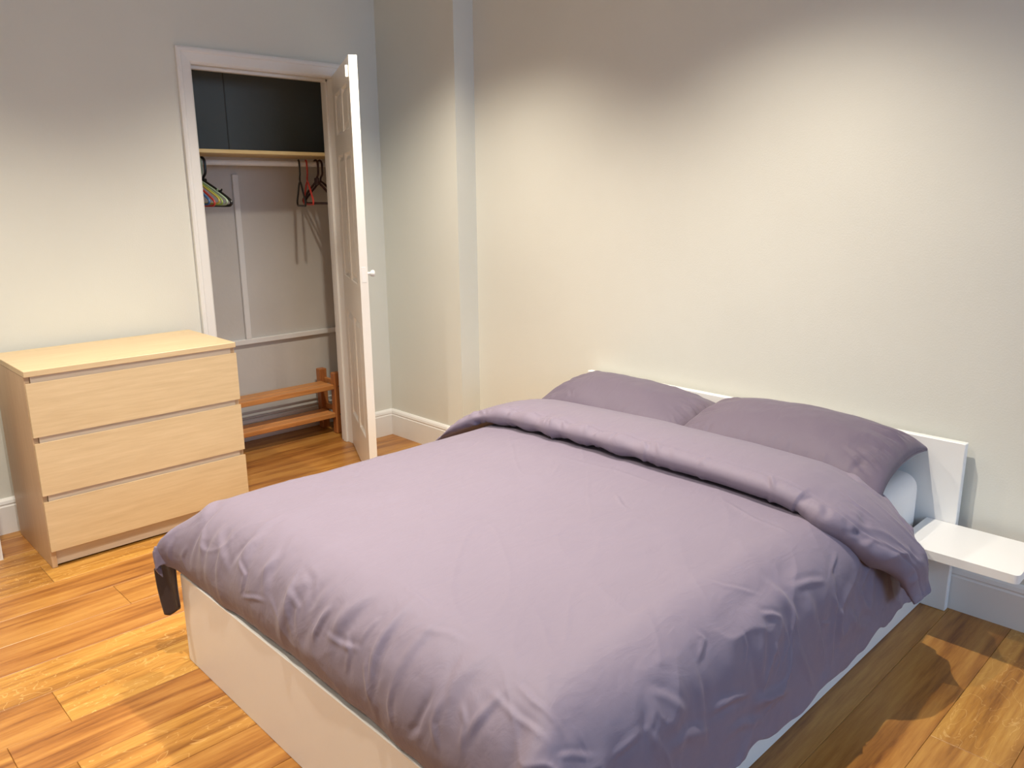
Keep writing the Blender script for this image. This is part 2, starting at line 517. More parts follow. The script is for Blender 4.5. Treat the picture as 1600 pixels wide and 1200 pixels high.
# jamb lining and door stops
jb = MB()
jb.box((O1-0.012, -0.001, 0), (O1+0.004, 0.108, OH+0.012), 0.001)
jb.box((O2-0.004, -0.001, 0), (O2+0.012, 0.108, OH+0.012), 0.001)
jb.box((O1, -0.001, OH-0.004), (O2, 0.108, OH+0.012), 0.001)
jo = struct(jb.build('trim_4', M_TRIM))
st = MB()
st.box((O1+0.003, 0.042, 0), (O1+0.016, 0.075, OH-0.004), 0.002)
st.box((O2-0.016, 0.042, 0), (O2-0.003, 0.075, OH-0.004), 0.002)
st.box((O1+0.003, 0.042, OH-0.018), (O2-0.003, 0.075, OH-0.004), 0.002)
st.build('door_stop', M_TRIM, jo)
MB().box((O1+0.004, 0.012, 1.845), (O1+0.007, 0.034, 1.90), 0.001).build('strike_plate', M_STEEL, jo)

# closet battens and skirting
struct(MB().box((CL, CB-0.02, 0.562), (CR, CB, 0.592), 0.003).build('trim_5', M_TRIM))
struct(MB().box((-0.768, CB-0.018, 0.592), (-0.735, CB, 1.492), 0.003).build('trim_6', M_TRIM))
struct(MB().box((CR-0.02, 0.108, 0.562), (CR, CB-0.02, 0.592), 0.003).build('trim_7', M_TRIM))
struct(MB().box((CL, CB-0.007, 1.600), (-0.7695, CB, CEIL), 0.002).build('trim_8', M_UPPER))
struct(MB().box((-0.7700, CB-0.003, 1.600), (-0.7630, CB, CEIL)).build('trim_11', M_FRAMEIN))
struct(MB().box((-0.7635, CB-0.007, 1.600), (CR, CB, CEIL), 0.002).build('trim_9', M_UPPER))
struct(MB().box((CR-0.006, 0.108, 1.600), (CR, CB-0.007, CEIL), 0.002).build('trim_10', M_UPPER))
cs = MB()
cs.box((CL, CB-0.018, 0), (CR, CB, 0.10), 0.003)
cs.box((CL, CB-0.010, 0.10), (CR, CB, 0.125), 0.003)
struct(cs.build('baseboard_closet', M_TRIM))
pipes = thing('heating_pipes', 'two thin painted pipes low along the closet back wall behind the shoe rack', 'pipe', (0, 0, 0))
MB().tube([(CL, CB-0.032, 0.142), (CR, CB-0.032, 0.142)], 0.008, 10).build('pipe', M_PIPE, pipes, True)
MB().tube([(CL, CB-0.032, 0.172), (CR, CB-0.032, 0.172)], 0.008, 10).build('pipe', M_PIPE, pipes, True)

# ------------------------------------------------------------------ six panel door, open into the room
DW, DT, DH = 0.700, 0.037, 1.962
hinge = Vector((O2-0.004, -0.002, 0.006))
tip = Vector((-0.686-0.034, -0.6347, 0))
dirv = Vector((tip.x-hinge.x+0.002, tip.y-hinge.y, 0)).normalized()
ang = math.atan2(dirv.y, dirv.x)
door = struct(bpy.data.objects.new('door_1', None)); COL.objects.link(door)
door.location = hinge
door.rotation_euler = (0, 0, ang)
door['label'] = 'white six-panel closet door standing open beside the corner'
# local: x along door (0 hinge .. DW), y thickness: y<0 side faces ...; z up
cols = [(0.105, 0.325), (0.385, 0.605)]
rws = [(0.20, 0.78), (0.96, 1.57), (1.665, 1.865)]
db = MB()
def door_frame():
    xs = [0, cols[0][0], cols[0][1], cols[1][0], cols[1][1], DW]
    zs = [0] + [z for r in rws for z in r] + [DH]
    y0, y1 = -DT/2, DT/2
    # stiles and muntin full height, rails between
    for a in ((0, 1), (2, 3), (4, 5)):
        db.box((xs[a[0]], y0, 0), (xs[a[1]], y1, DH))
    for c in cols:
        for i in range(0, 8, 2):
            db.box((c[0], y0, zs[i]), (c[1], y1, zs[i+1]))
    return db.build('door_slab', M_DOOR, door)
# place slab so that the closet-facing face goes through the hinge line
sl = door_frame()
def panel(c, r):
    mb = MB()
    for sgn in (1, -1):
        y = sgn*DT/2
        rings = [(0.0, 0.0005), (0.004, -0.001), (0.010, -0.0115), (0.016, -0.0115), (0.034, -0.0015), (0.040, -0.001)]
        n0 = len(mb.v)
        for (ins, d) in rings:
            yy = y + sgn*d
            mb.v += [(c[0]+ins, yy, r[0]+ins), (c[1]-ins, yy, r[0]+ins), (c[1]-ins, yy, r[1]-ins), (c[0]+ins, yy, r[1]-ins)]
        for i in range(len(rings)-1):
            for q in range(4):
                mb.f.append((n0+i*4+q, n0+i*4+(q+1) % 4, n0+(i+1)*4+(q+1) % 4, n0+(i+1)*4+q))
        e = n0+(len(rings)-1)*4
        mb.f.append((e, e+1, e+2, e+3))
    return mb.build('door_panel', M_DOOR, door)
for c in cols:
    for r in rws:
        panel(c, r)
kn = MB()
kp = [(0, 0.011), (0.004, 0.011), (0.006, 0.007), (0.018, 0.007), (0.022, 0.013), (0.030, 0.0165), (0.037, 0.0145), (0.041, 0.008), (0.042, 0.001)]
SGN = 1 if (Matrix.Rotation(ang, 3, 'Z') @ Vector((0, 1, 0))).x > 0 else -1
kn.tube([(0.645, SGN*(DT/2+a), 1.015) for a, b2 in kp], 0, 16, rad=[b2 for a, b2 in kp])
kn.build('door_knob', M_WHITE, door, True)
MB().box((0.640, -SGN*(DT/2+0.012), 1.875), (0.665, -SGN*DT/2, 1.925), 0.002).build('catch_plate', M_TRIM, door)
MB().box((DW-0.001, -0.010, 0.98), (DW+0.001, 0.010, 1.05), 0.0005).build('latch_plate', M_TRIM, door)
for z in (0.25, 1.70):
    hb = MB().tube([(-0.002, SGN*DT/2*1.05, z-0.04), (-0.002, SGN*DT/2*1.05, z+0.04)], 0.005, 8)
    hb.build('hinge', M_STEEL, door, True)
# shift slab so local y offset matches hinge line
for ch in door.children:
    ch.location = (0, SGN*DT/2, 0)

# ------------------------------------------------------------------ closet shelf, rail, hangers
SZ = 1.600
cs_ = tag(MB().box((CL+0.002, 0.115, SZ-0.018), (CR-0.002, CB-0.001, SZ), 0.002).build('closet_shelf', M_SHELF),
          'pale pine board shelf spanning the closet above the hanging rail', 'shelf')
rail_y, rail_z = 0.27, 1.545
rl = thing('clothes_rail', 'white round hanging rail under the closet shelf', 'rail', (0, rail_y, rail_z))
MB().tube([(CL+0.002, 0, 0), (CR-0.002, 0, 0)], 0.0145, 14).build('rod', M_TRIM, rl, True)
for xx in (CL+0.004, CR-0.004):
    MB().tube([(xx-0.003, 0, 0), (xx+0.003, 0, 0)], 0.028, 14).build('rail_socket', M_TRIM, rl, True)

def smooth_path(pts, n=6):
    P = [Vector(p) for p in pts]; out = []
    for i in range(len(P)-1):
        p0 = P[max(i-1, 0)]; p1 = P[i]; p2 = P[i+1]; p3 = P[min(i+2, len(P)-1)]
        for k2 in range(n):
            t = k2/n
            out.append(0.5*((2*p1)+(-p0+p2)*t+(2*p0-5*p1+4*p2-p3)*t*t+(-p0+3*p1-3*p2+p3)*t**3))
    out.append(P[-1]); return out

def hanger(label, m, x, rz, rxt=0.0, half=0.195, drop=0.235, r=0.0045, group=None, bar=True, neck=0.0):
    """local: hook crown at z=+0.0145+r above rail centre; hanger lies in local YZ plane"""
    t = thing('clothes_hanger', label, 'hanger', (x, rail_y, rail_z), rz, group)
    t.rotation_euler = (rxt, 0, rz)
    R = 0.0150+r
    hk = [(0, math.cos(a)*R*1.0, math.sin(a)*R) for a in np.linspace(math.radians(-30), math.radians(180), 12)]
    hk = hk[::1]
    hk += [(0, -R, -0.03), (0, -R*0.85, -0.055), (0, 0.0, -0.075), (0, 0, -0.092)]
    MB().tube(smooth_path(hk, 3), r*0.9, 8).build('hook', m, t, True)
    zt = -0.092
    zs, zb = -0.092-(drop-0.092)*0.78, -drop
    body = [(0, 0, zt), (0, 0.03, zt-0.012), (0, half*0.6, zt+(zs-zt)*0.58), (0, half*0.93, zs+0.004), (0, half, zs-0.012), (0, half*0.97, zb+0.006), (0, half*0.88, zb)]
    if bar:
        body += [(0, half*0.4, zb), (0, -half*0.4, zb)]
    body2 = body + [(0, -b2[1], b2[2]) for b2 in reversed(body[:7])]
    MB().tube(smooth_path(body2, 4), r, 8).build('hanger_frame', m, t, True)
    return t, zt, zs, zb, half

LG = 'plastic hangers bunched at the left of the closet rail'
hx = -1.012
specs = [('black plastic hanger, foremost and largest of the left bunch', M_BLACK, 0.0, 0.22, 0.200, 0.212, 0.0068),
         ('pale sage green plastic hanger just behind the black one in the left bunch', M_SAGE, -0.016, 0.22, 0.192, 0.206, 0.0050),
         ('lime green plastic hanger in the middle of the left bunch', M_GREEN, -0.030, 0.22, 0.176, 0.206, 0.0042),
         ('yellow plastic hanger in the middle of the left bunch', M_YELLOW, -0.042, 0.22, 0.172, 0.200, 0.0042),
         ('red plastic hanger in the left bunch, between yellow and blue', M_RED, -0.062, 0.22, 0.165, 0.212, 0.0050),
         ('blue plastic hanger deepest in the left bunch by the door jamb', M_BLUE, -0.082, 0.20, 0.160, 0.204, 0.0055)]
for lab, m, dx, rz, hf, dr, rr in specs:
    t, zt, zs, zb, hf = hanger(lab, m, hx+dx, rz, half=hf, drop=dr, r=rr, group=LG)
    if m is M_BLACK:
        MB().box((-0.006, -0.022, zt-0.020), (0.006, 0.022, zt+0.012), 0.004).build('neck_block', m, t)
    if m in (M_BLUE,):
        for yy in (-0.11, 0.11):
            MB().tube([(0, yy, zb), (0, yy*0.72, zs+0.045)], 0.0035, 8).build('strap_bar', m, t, True)
    if m in (M_SAGE, M_BLACK):
        for sg in (-1, 1):
            MB().tube(smooth_path([(0, sg*hf*0.60, zt+(zs-zt)*0.58+0.003), (0, sg*hf*0.68, zt+(zs-zt)*0.58+0.014), (0, sg*hf*0.66, zt+(zs-zt)*0.58+0.004)], 4), 0.003, 6).build('strap_notch', m, t, True)
RG = 'hangers at the right of the closet rail'
hanger('thin black hanger turned edge-on, leftmost on the right of the rail', M_BLACK, -0.475, math.radians(-21), half=0.140, drop=0.222, r=0.0052, group=RG)
hanger('red plastic hanger turned edge-on, between two dark hangers', M_RED, -0.430, math.radians(-20), half=0.140, drop=0.215, r=0.0052, group=RG)
t, zt, zs, zb, hf = hanger('thick dark brown hanger, left of the dark pair nearest the door', M_BROWN, -0.370, math.radians(-2), half=0.170, drop=0.210, r=0.0065, group=RG)
MB().box((-0.007, -0.02, zt-0.02), (0.007, 0.02, zt+0.02), 0.004).build('neck_block', M_BROWN, t)
hanger('dark brown hanger pressed against its twin, rightmost on the rail', M_BROWN, -0.345, math.radians(1), half=0.170, drop=0.212, r=0.0060, group=RG)

# ------------------------------------------------------------------ shoe rack in the closet
RX1, RX0, RY0, RY1, RH = -0.320, -1.08, 0.225, 0.425, 0.368
rk = thing('shoe_rack', 'orange pine two-tier shoe rack on the closet floor', 'shoe rack', ((RX0+RX1)/2, (RY0+RY1)/2, 0))
cx_, cy_ = (RX0+RX1)/2, (RY0+RY1)/2
def rp(name, lo, hi, m, bev=0.003):
    lo = (lo[0]-cx_, lo[1]-cy_, lo[2]); hi = (hi[0]-cx_, hi[1]-cy_, hi[2])
    return MB().box(lo, hi, bev).build(name, m, rk)
for xa, xb in ((RX1-0.018, RX1), (RX0, RX0+0.018)):
    for ya, yb in ((RY0-0.002, RY0+0.040), (RY1-0.045, RY1)):
        rp('post', (xa-0.022 if xa < -0.7 else xa-0.03, ya, 0), (xb, yb, RH), M_PINE_Z, 0.004)
    for zz in (0.315, 0.155):
        rp('cross_rail', (xa-0.004, RY0+0.04, zz-0.03), (xb-0.004, RY1-0.045, zz), M_PINE, 0.002)
for zz in (0.298, 0.128):
    for (ya, yb) in ((RY0+0.002, RY0+0.062), (RY0+0.070, RY1-0.050)):
        rp('shelf_board', (RX0+0.03, ya, zz-0.028 if ya < RY0+0.05 else zz-0.02), (RX1-0.048, yb, zz), M_PINE, 0.003)
for zz in (0.285, 0.115):
    for yy in (RY0+0.02, RY1-0.02):
        o = MB().tube([(RX1-0.0485-cx_, yy-cy_, zz), (RX1-0.0475-cx_, yy-cy_, zz)], 0.005, 10).build('screw', M_SCREW, rk, True)
for zz in (0.285, 0.115):
    MB().tube([(RX1-0.02-cx_, RY0-0.0035-cy_, zz), (RX1-0.02-cx_, RY0-0.001-cy_, zz)], 0.0045, 10).build('screw', M_SCREW, rk, True)

# ------------------------------------------------------------------ chest of drawers
DX0, DX1, DF, DB, DHH = -2.092, -1.2925, -0.5314, -0.052, 0.7732
dr = thing('chest_of_drawers', 'pale oak veneer chest of three drawers against the door wall', 'chest of drawers', ((DX0+DX1)/2, DF, 0))
ox, oy = (DX0+DX1)/2, DF
def dp(name, lo, hi, m, bev=0.0015, parent=dr):
    return MB().box((lo[0]-ox, lo[1]-oy, lo[2]), (hi[0]-ox, hi[1]-oy, hi[2]), bev).build(name, m, parent)
dp('top_board', (DX0, DF, DHH-0.022), (DX1, DB, DHH), M_VENEER)
dp('side_panel', (DX0+0.001, DF+0.018, 0), (DX0+0.020, DB, DHH-0.022), M_VENEER_Z)
dp('side_panel', (DX1-0.020, DF+0.018, 0), (DX1-0.001, DB, DHH-0.022), M_VENEER_Z)
dp('back_panel', (DX0+0.02, DB-0.006, 0.03), (DX1-0.02, DB-0.001, DHH-0.022), M_GROOVE)
dp('plinth', (DX0+0.02, DF+0.030, 0.006), (DX1-0.02, DF+0.045, 0.085), M_GROOVE)
for z0, z1 in ((0.503, 0.729), (0.277, 0.503-0.005), (0.070, 0.272)):
    z1 = {0.503: 0.729, 0.277: 0.4985, 0.070: 0.2725}[z0]
zz = [(0.524, 0.727), (0.2965, 0.500), (0.0725, 0.2715)]
for z0, z1 in zz:
    d = bpy.data.objects.new('drawer', None); COL.objects.link(d); d.parent = dr
    d.location = (0, 0, z0)
    h = z1-z0
    # front with a bevelled (finger-pull) top edge
    poly = [(0.0, 0.0), (0.016, 0.0), (0.016, h-0.016), (0.004, h), (0.0, h)]
    pr = MB().prism(poly, DX0+0.0015-ox, DX1-0.0015-ox, 0)
    pr.build('drawer_front', M_VENEER, d)
    MB().box((DX0+0.021-ox, 0.0165, 0.0), (DX1-0.021-ox, 0.024, h-0.013), 0.0).box((DX0+0.021-ox, 0.0115, h-0.009), (DX1-0.021-ox, 0.024, h+0.0235), 0.0).build('recess_strip', M_GROOVE, d)
    MB().box((DX0+0.03-ox, 0.03, 0.01), (DX1-0.03-ox, 0.42, h-0.03), 0.001).build('drawer_box', M_GROOVE, d)

# ------------------------------------------------------------------ bed
FX, BL, BR, BH = -1.972, -1.4918, -2.9406, 0.2866
HH, HL, HR = 0.588, -1.4406, -3.019
bed = thing('bed', 'low white double bed frame with a panel headboard on the right wall', 'bed', ((FX)/2, (BL+BR)/2, 0))
bx, by = FX/2, (BL+BR)/2
def bp_(name, lo, hi, m=M_WHITE, bev=0.002):
    return MB().box((lo[0]-bx, lo[1]-by, lo[2]), (hi[0]-bx, hi[1]-by, hi[2]), bev).build(name, m, bed)
bp_('headboard', (-0.052, HR, 0), (-0.024, HL, HH))
bp_('footboard', (FX, BR, 0), (FX+0.036, BL, BH))
bp_('side_rail', (FX+0.036, BR, 0), (-0.052, BR+0.032, BH))
bp_('side_rail', (FX+0.036, BL-0.032, 0), (-0.052, BL, BH))
bp_('slatted_base', (FX+0.036, BR+0.032, 0.19), (-0.052, BL-0.032, 0.235), M_FRAMEIN)

# mattress with rounded edges under a fitted sheet
def rounded_slab(name, lo, hi, R, m, parent=None, n=6, puff=0.0):
    lo = Vector(lo); hi = Vector(hi); c = (lo+hi)/2; hs = (hi-lo)/2
    def axis(h):
        core = list(np.linspace(-(h-R), h-R, 9))
        edge = [R*(1-math.cos(math.pi/2*k2/n)) for k2 in range(n)]
        return [-h+e for e in edge] + core + [h-e for e in reversed(edge)]
    ax = [np.array(axis(hs[i])) for i in range(3)]
    v = []; f = []; cache = {}
    def vid(i, j, k2):
        key = (i, j, k2)
        if key not in cache:
            p = np.array([ax[0][i], ax[1][j], ax[2][k2]])
            q = np.clip(p, [-(hs[a]-R) for a in range(3)], [hs[a]-R for a in range(3)])
            d = p-q; ln = np.linalg.norm(d)
            if ln > 1e-9: p = q + d/ln*R
            if puff:
                z = p[2]/hs[2]
                if z > 0.3: p[2] += puff*(1-(p[0]/hs[0])**4)*(1-(p[1]/hs[1])**4)
            cache[key] = len(v); v.append(tuple(Vector(p)+c))
        return cache[key]
    n_ = [len(a) for a in ax]
    for a in range(3):
        o1, o2 = [q for q in range(3) if q != a]
        for side in (0, n_[a]-1):
            for i in range(n_[o1]-1):
                for j in range(n_[o2]-1):
                    ids = []
                    for (di, dj) in ((0, 0), (1, 0), (1, 1), (0, 1)):
                        ijk = [0, 0, 0]; ijk[a] = side; ijk[o1] = i+di; ijk[o2] = j+dj
                        ids.append(vid(*ijk))
                    f.append(tuple(ids))
    mb = MB(); mb.v = v; mb.f = f
    o = mb.build(name, m, parent, True)
    return o
mt = rounded_slab('mattress', (FX+0.045, BR+0.034, 0.236), (-0.056, BL-0.034, 0.470), 0.055, M_SHEET)
tag(mt, 'white mattress in a fitted sheet lying in the white bed frame', 'mattress')

# bedside shelf (rests on the side rail, beside the headboard)
bsh = MB()
x0, x1, y0, y1, rr = -0.3193, -0.054, -3.268, -2.931, 0.016
poly = [(x1, y1), (x0, y1)]
for a in range(0, 7):
    th = math.pi/2*a/6
    poly.append((x0+rr-rr*math.cos(th), y0+rr-rr*math.sin(th)))
poly.append((x1, y0))
bsh.prism(poly, 0.2875, 0.3145, 2)
tag(bsh.build('bedside_shelf', M_WHITE), 'white floating bedside shelf at the right of the headboard', 'shelf')

# ------------------------------------------------------------------ numpy value noise
rng = np.random.RandomState(3)
PERM = rng.rand(64, 64, 8)
def vnoise(x, y, ch=0):
    T = PERM[:, :, ch]
    xi = np.floor(x).astype(int); yi = np.floor(y).astype(int)
    fx = x-xi; fy = y-yi
    fx = fx*fx*fx*(fx*(fx*6-15)+10); fy = fy*fy*fy*(fy*(fy*6-15)+10)
    a = T[xi % 64, yi % 64]; b = T[(xi+1) % 64, yi % 64]; c = T[xi % 64, (yi+1) % 64]; d = T[(xi+1) % 64, (yi+1) % 64]
    return (a*(1-fx)+b*fx)*(1-fy)+(c*(1-fx)+d*fx)*fy
def fbm(x, y, ch=0, o=3):
    s = 0; a = 0.5; n = 0
    for k2 in range(o):
        s = s+a*vnoise(x*2**k2+k2*7.3, y*2**k2+k2*3.1, ch); n += a; a *= 0.5
    return s/n
def sstep(a, b, x):
    t = np.clip((x-a)/(b-a), 0, 1); return t*t*(3-2*t)

def grid_obj(name, P, m, parent=None, flip=False):
    nu, nv = P.shape[:2]
    idx = np.arange(nu*nv).reshape(nu, nv)
    f = np.stack([idx[:-1, :-1], idx[1:, :-1], idx[1:, 1:], idx[:-1, 1:]], -1).reshape(-1, 4)
    if flip: f = f[:, ::-1]
    me = bpy.data.meshes.new(name)
    me.vertices.add(nu*nv); me.vertices.foreach_set('co', P.reshape(-1).astype(np.float32))
    me.loops.add(f.size); me.loops.foreach_set('vertex_index', f.reshape(-1).astype(np.int32))
    me.polygons.add(len(f)); me.polygons.foreach_set('loop_start', (np.arange(len(f))*4).astype(np.int32))
    me.polygons.foreach_set('loop_total', np.full(len(f), 4, np.int32))
    me.update(calc_edges=True)
    me.polygons.foreach_set('use_smooth', np.ones(len(f), bool))
    me.materials.append(m)
    o = bpy.data.objects.new(name, me)
    return link(o, parent)

def normals(P):
    du = np.gradient(P, axis=0); dv = np.gradient(P, axis=1)
    n = np.cross(du, dv); n /= np.linalg.norm(n, axis=2, keepdims=True)+1e-12
    return n

# ------------------------------------------------------------------ duvet
#BEGIN_NP
duv = thing('duvet', 'mauve-grey duvet spread over the bed with its top edge turned back', 'duvet', (0, 0, 0))
ZT = 0.520
YE_R, YE_L, XE = -2.835, -1.62, -1.808

def edge_curve(d, R, amax, tail=0.0):
    """distance d past the mattress edge -> (outward, drop); arc of radius R to angle amax then straight"""
    th = np.clip(d/R, 0, amax)
    out = R*np.sin(th); drop = R*(1-np.cos(th))
    rest = np.clip(d-R*amax, 0, None)
    out = out+rest*np.cos(amax); drop = drop+rest*np.sin(amax)
    return out, drop

nu, nv = 460, 470
U = np.linspace(0, 1, nu)[:, None]*np.ones((1, nv))
V = np.linspace(0, 1, nv)[None, :]*np.ones((nu, 1))
# arc coordinates: sx runs from the foot hem to the turned edge, sy from right hem to left hem
LFOOT, LRIGHT, LLEFT = 0.335, 0.425, 0.30
XTOP = -0.42
sx = (XE-LFOOT) + U*(XTOP-(XE-LFOOT))
sy = (YE_R-LRIGHT) + V*((YE_L+LLEFT)-(YE_R-LRIGHT))
dx_ = np.clip(XE-sx, 0, None); dr_ = np.clip(YE_R-sy, 0, None); dl_ = np.clip(sy-YE_L, 0, None)
hemn = (fbm(sy*6, sx*6, 1)-0.5)
ofx, dfx = edge_curve(dx_, 0.170, math.radians(112))
ofr, dfr = edge_curve(dr_, 0.165, math.radians(80))
ofl, dfl = edge_curve(dl_, 0.13, math.radians(95))
X = np.where(sx < XE, XE-ofx, sx)
Y = np.where(sy < YE_R, YE_R-ofr, np.where(sy > YE_L, YE_L+ofl, sy))
dside = np.maximum(dfr, dfl)
drop = (dfx**2.6+dside**2.6)**(1/2.6)
cn = sstep(0.0, 0.26, dx_)*sstep(0.0, 0.22, dl_)
X = X-0.050*cn; Y = Y+0.020*cn; drop = drop*(1-0.22*cn)
crown = 0.018*(1-((np.clip(sy, YE_R, YE_L)-(YE_R+YE_L)/2)/0.59)**2)
Z = ZT + crown - drop
P = np.stack([X, Y, Z], -1)
N = normals(P)
if N[nu//2, nv//2, 2] < 0: N = -N; FLIP = True
else: FLIP = False
# broad puffiness
disp = 0.016*(fbm(sx*2.2+5, sy*2.2, 0)-0.5) + 0.006*(fbm(sx*6, sy*6+9, 2)-0.5)
wf = sstep(-0.06, 0.16, XE-sx+0.10*(fbm(sy*5, sx*2, 3)-0.5))
wr = sstep(0.02, 0.25, dr_+0.08*(fbm(sx*4, sy*2, 5)-0.5))
disp = disp + wf*0.010*(fbm(sy*8, sx*2.5, 2)-0.5) + wr*0.026*(fbm(sx*4+dr_*2, sy*2.0, 7)-0.5)
rid = 1-np.abs(2*fbm(sx*7+2*fbm(sx*3, sy*3, 1), sy*4.5+3, 3, 2)-1)*2.6
disp = disp + (wr*1.0+wf*0.35)*0.0065*np.clip(rid, 0, 1)**3
top = 1-np.clip(wf+wr, 0, 1)
rid2 = 1-np.abs(2*fbm(sx*1.4+sy*1.9, (sx-sy)*6.0, 6, 2)-1)*4
disp = disp + top*0.0012*np.clip(rid2, 0, 1)**2
disp = disp + 0.0018*(fbm(sx*22, sy*22, 4)-0.5)*(0.2+wf+wr)
def crease(D, ax_, ay_, pts, wid, amp, taper=0.35):
    """raise (or sink) a tapered fold along a polyline given in cloth coordinates"""
    pts = np.array(pts, float)
    seg = np.linalg.norm(np.diff(pts, axis=0), axis=1); tot = seg.sum(); acc = 0.0
    mnx, mny = pts.min(0)-3.2*wid; mxx, mxy = pts.max(0)+3.2*wid
    sel = (ax_ > mnx) & (ax_ < mxx) & (ay_ > mny) & (ay_ < mxy)
    if not sel.any(): return
    qx, qy = ax_[sel], ay_[sel]
    best = np.full(qx.shape, 1e9); tb = np.zeros(qx.shape); sg = np.ones(qx.shape)
    for k3 in range(len(seg)):
        a0, a1 = pts[k3], pts[k3+1]; d = (a1-a0)/max(seg[k3], 1e-9)
        t = np.clip((qx-a0[0])*d[0]+(qy-a0[1])*d[1], 0, seg[k3])
        ex = qx-a0[0]-d[0]*t; ey = qy-a0[1]-d[1]*t
        r2 = np.hypot(ex, ey); m3 = r2 < best
        best = np.where(m3, r2, best); tb = np.where(m3, (acc+t)/tot, tb); sg = np.where(m3, np.sign(d[0]*ey-d[1]*ex), sg)
        acc += seg[k3]
    env = np.clip(np.minimum(tb, 1-tb)/taper, 0, 1); env = env*env*(3-2*env)
    # asymmetric: a ridge with a shallow trough on one side, as a real crease has
    prof_ = np.exp(-(best/wid)**2) - 0.45*np.exp(-((best*sg-1.6*wid)/wid)**2)
    D[sel] += amp*env*prof_
# soft irregular folds running over the foot edge
rg = np.random.RandomState(11)
yy_ = YE_R-0.25
while yy_ < YE_L+0.22:
    yy_ += rg.uniform(0.035, 0.10)
    x0_ = XE+rg.uniform(-0.08, 0.03); L_ = rg.uniform(0.16, 0.33)
    sl = rg.uniform(-0.10, 0.10)
    crease(disp, sx, sy, [(x0_, yy_), (x0_-L_*0.5, yy_+sl*0.4+rg.uniform(-.012, .012)), (x0_-L_, yy_+sl)], rg.uniform(0.009, 0.022), rg.uniform(0.003, 0.0085)*rg.choice([1, 1, -0.8]), 0.5)
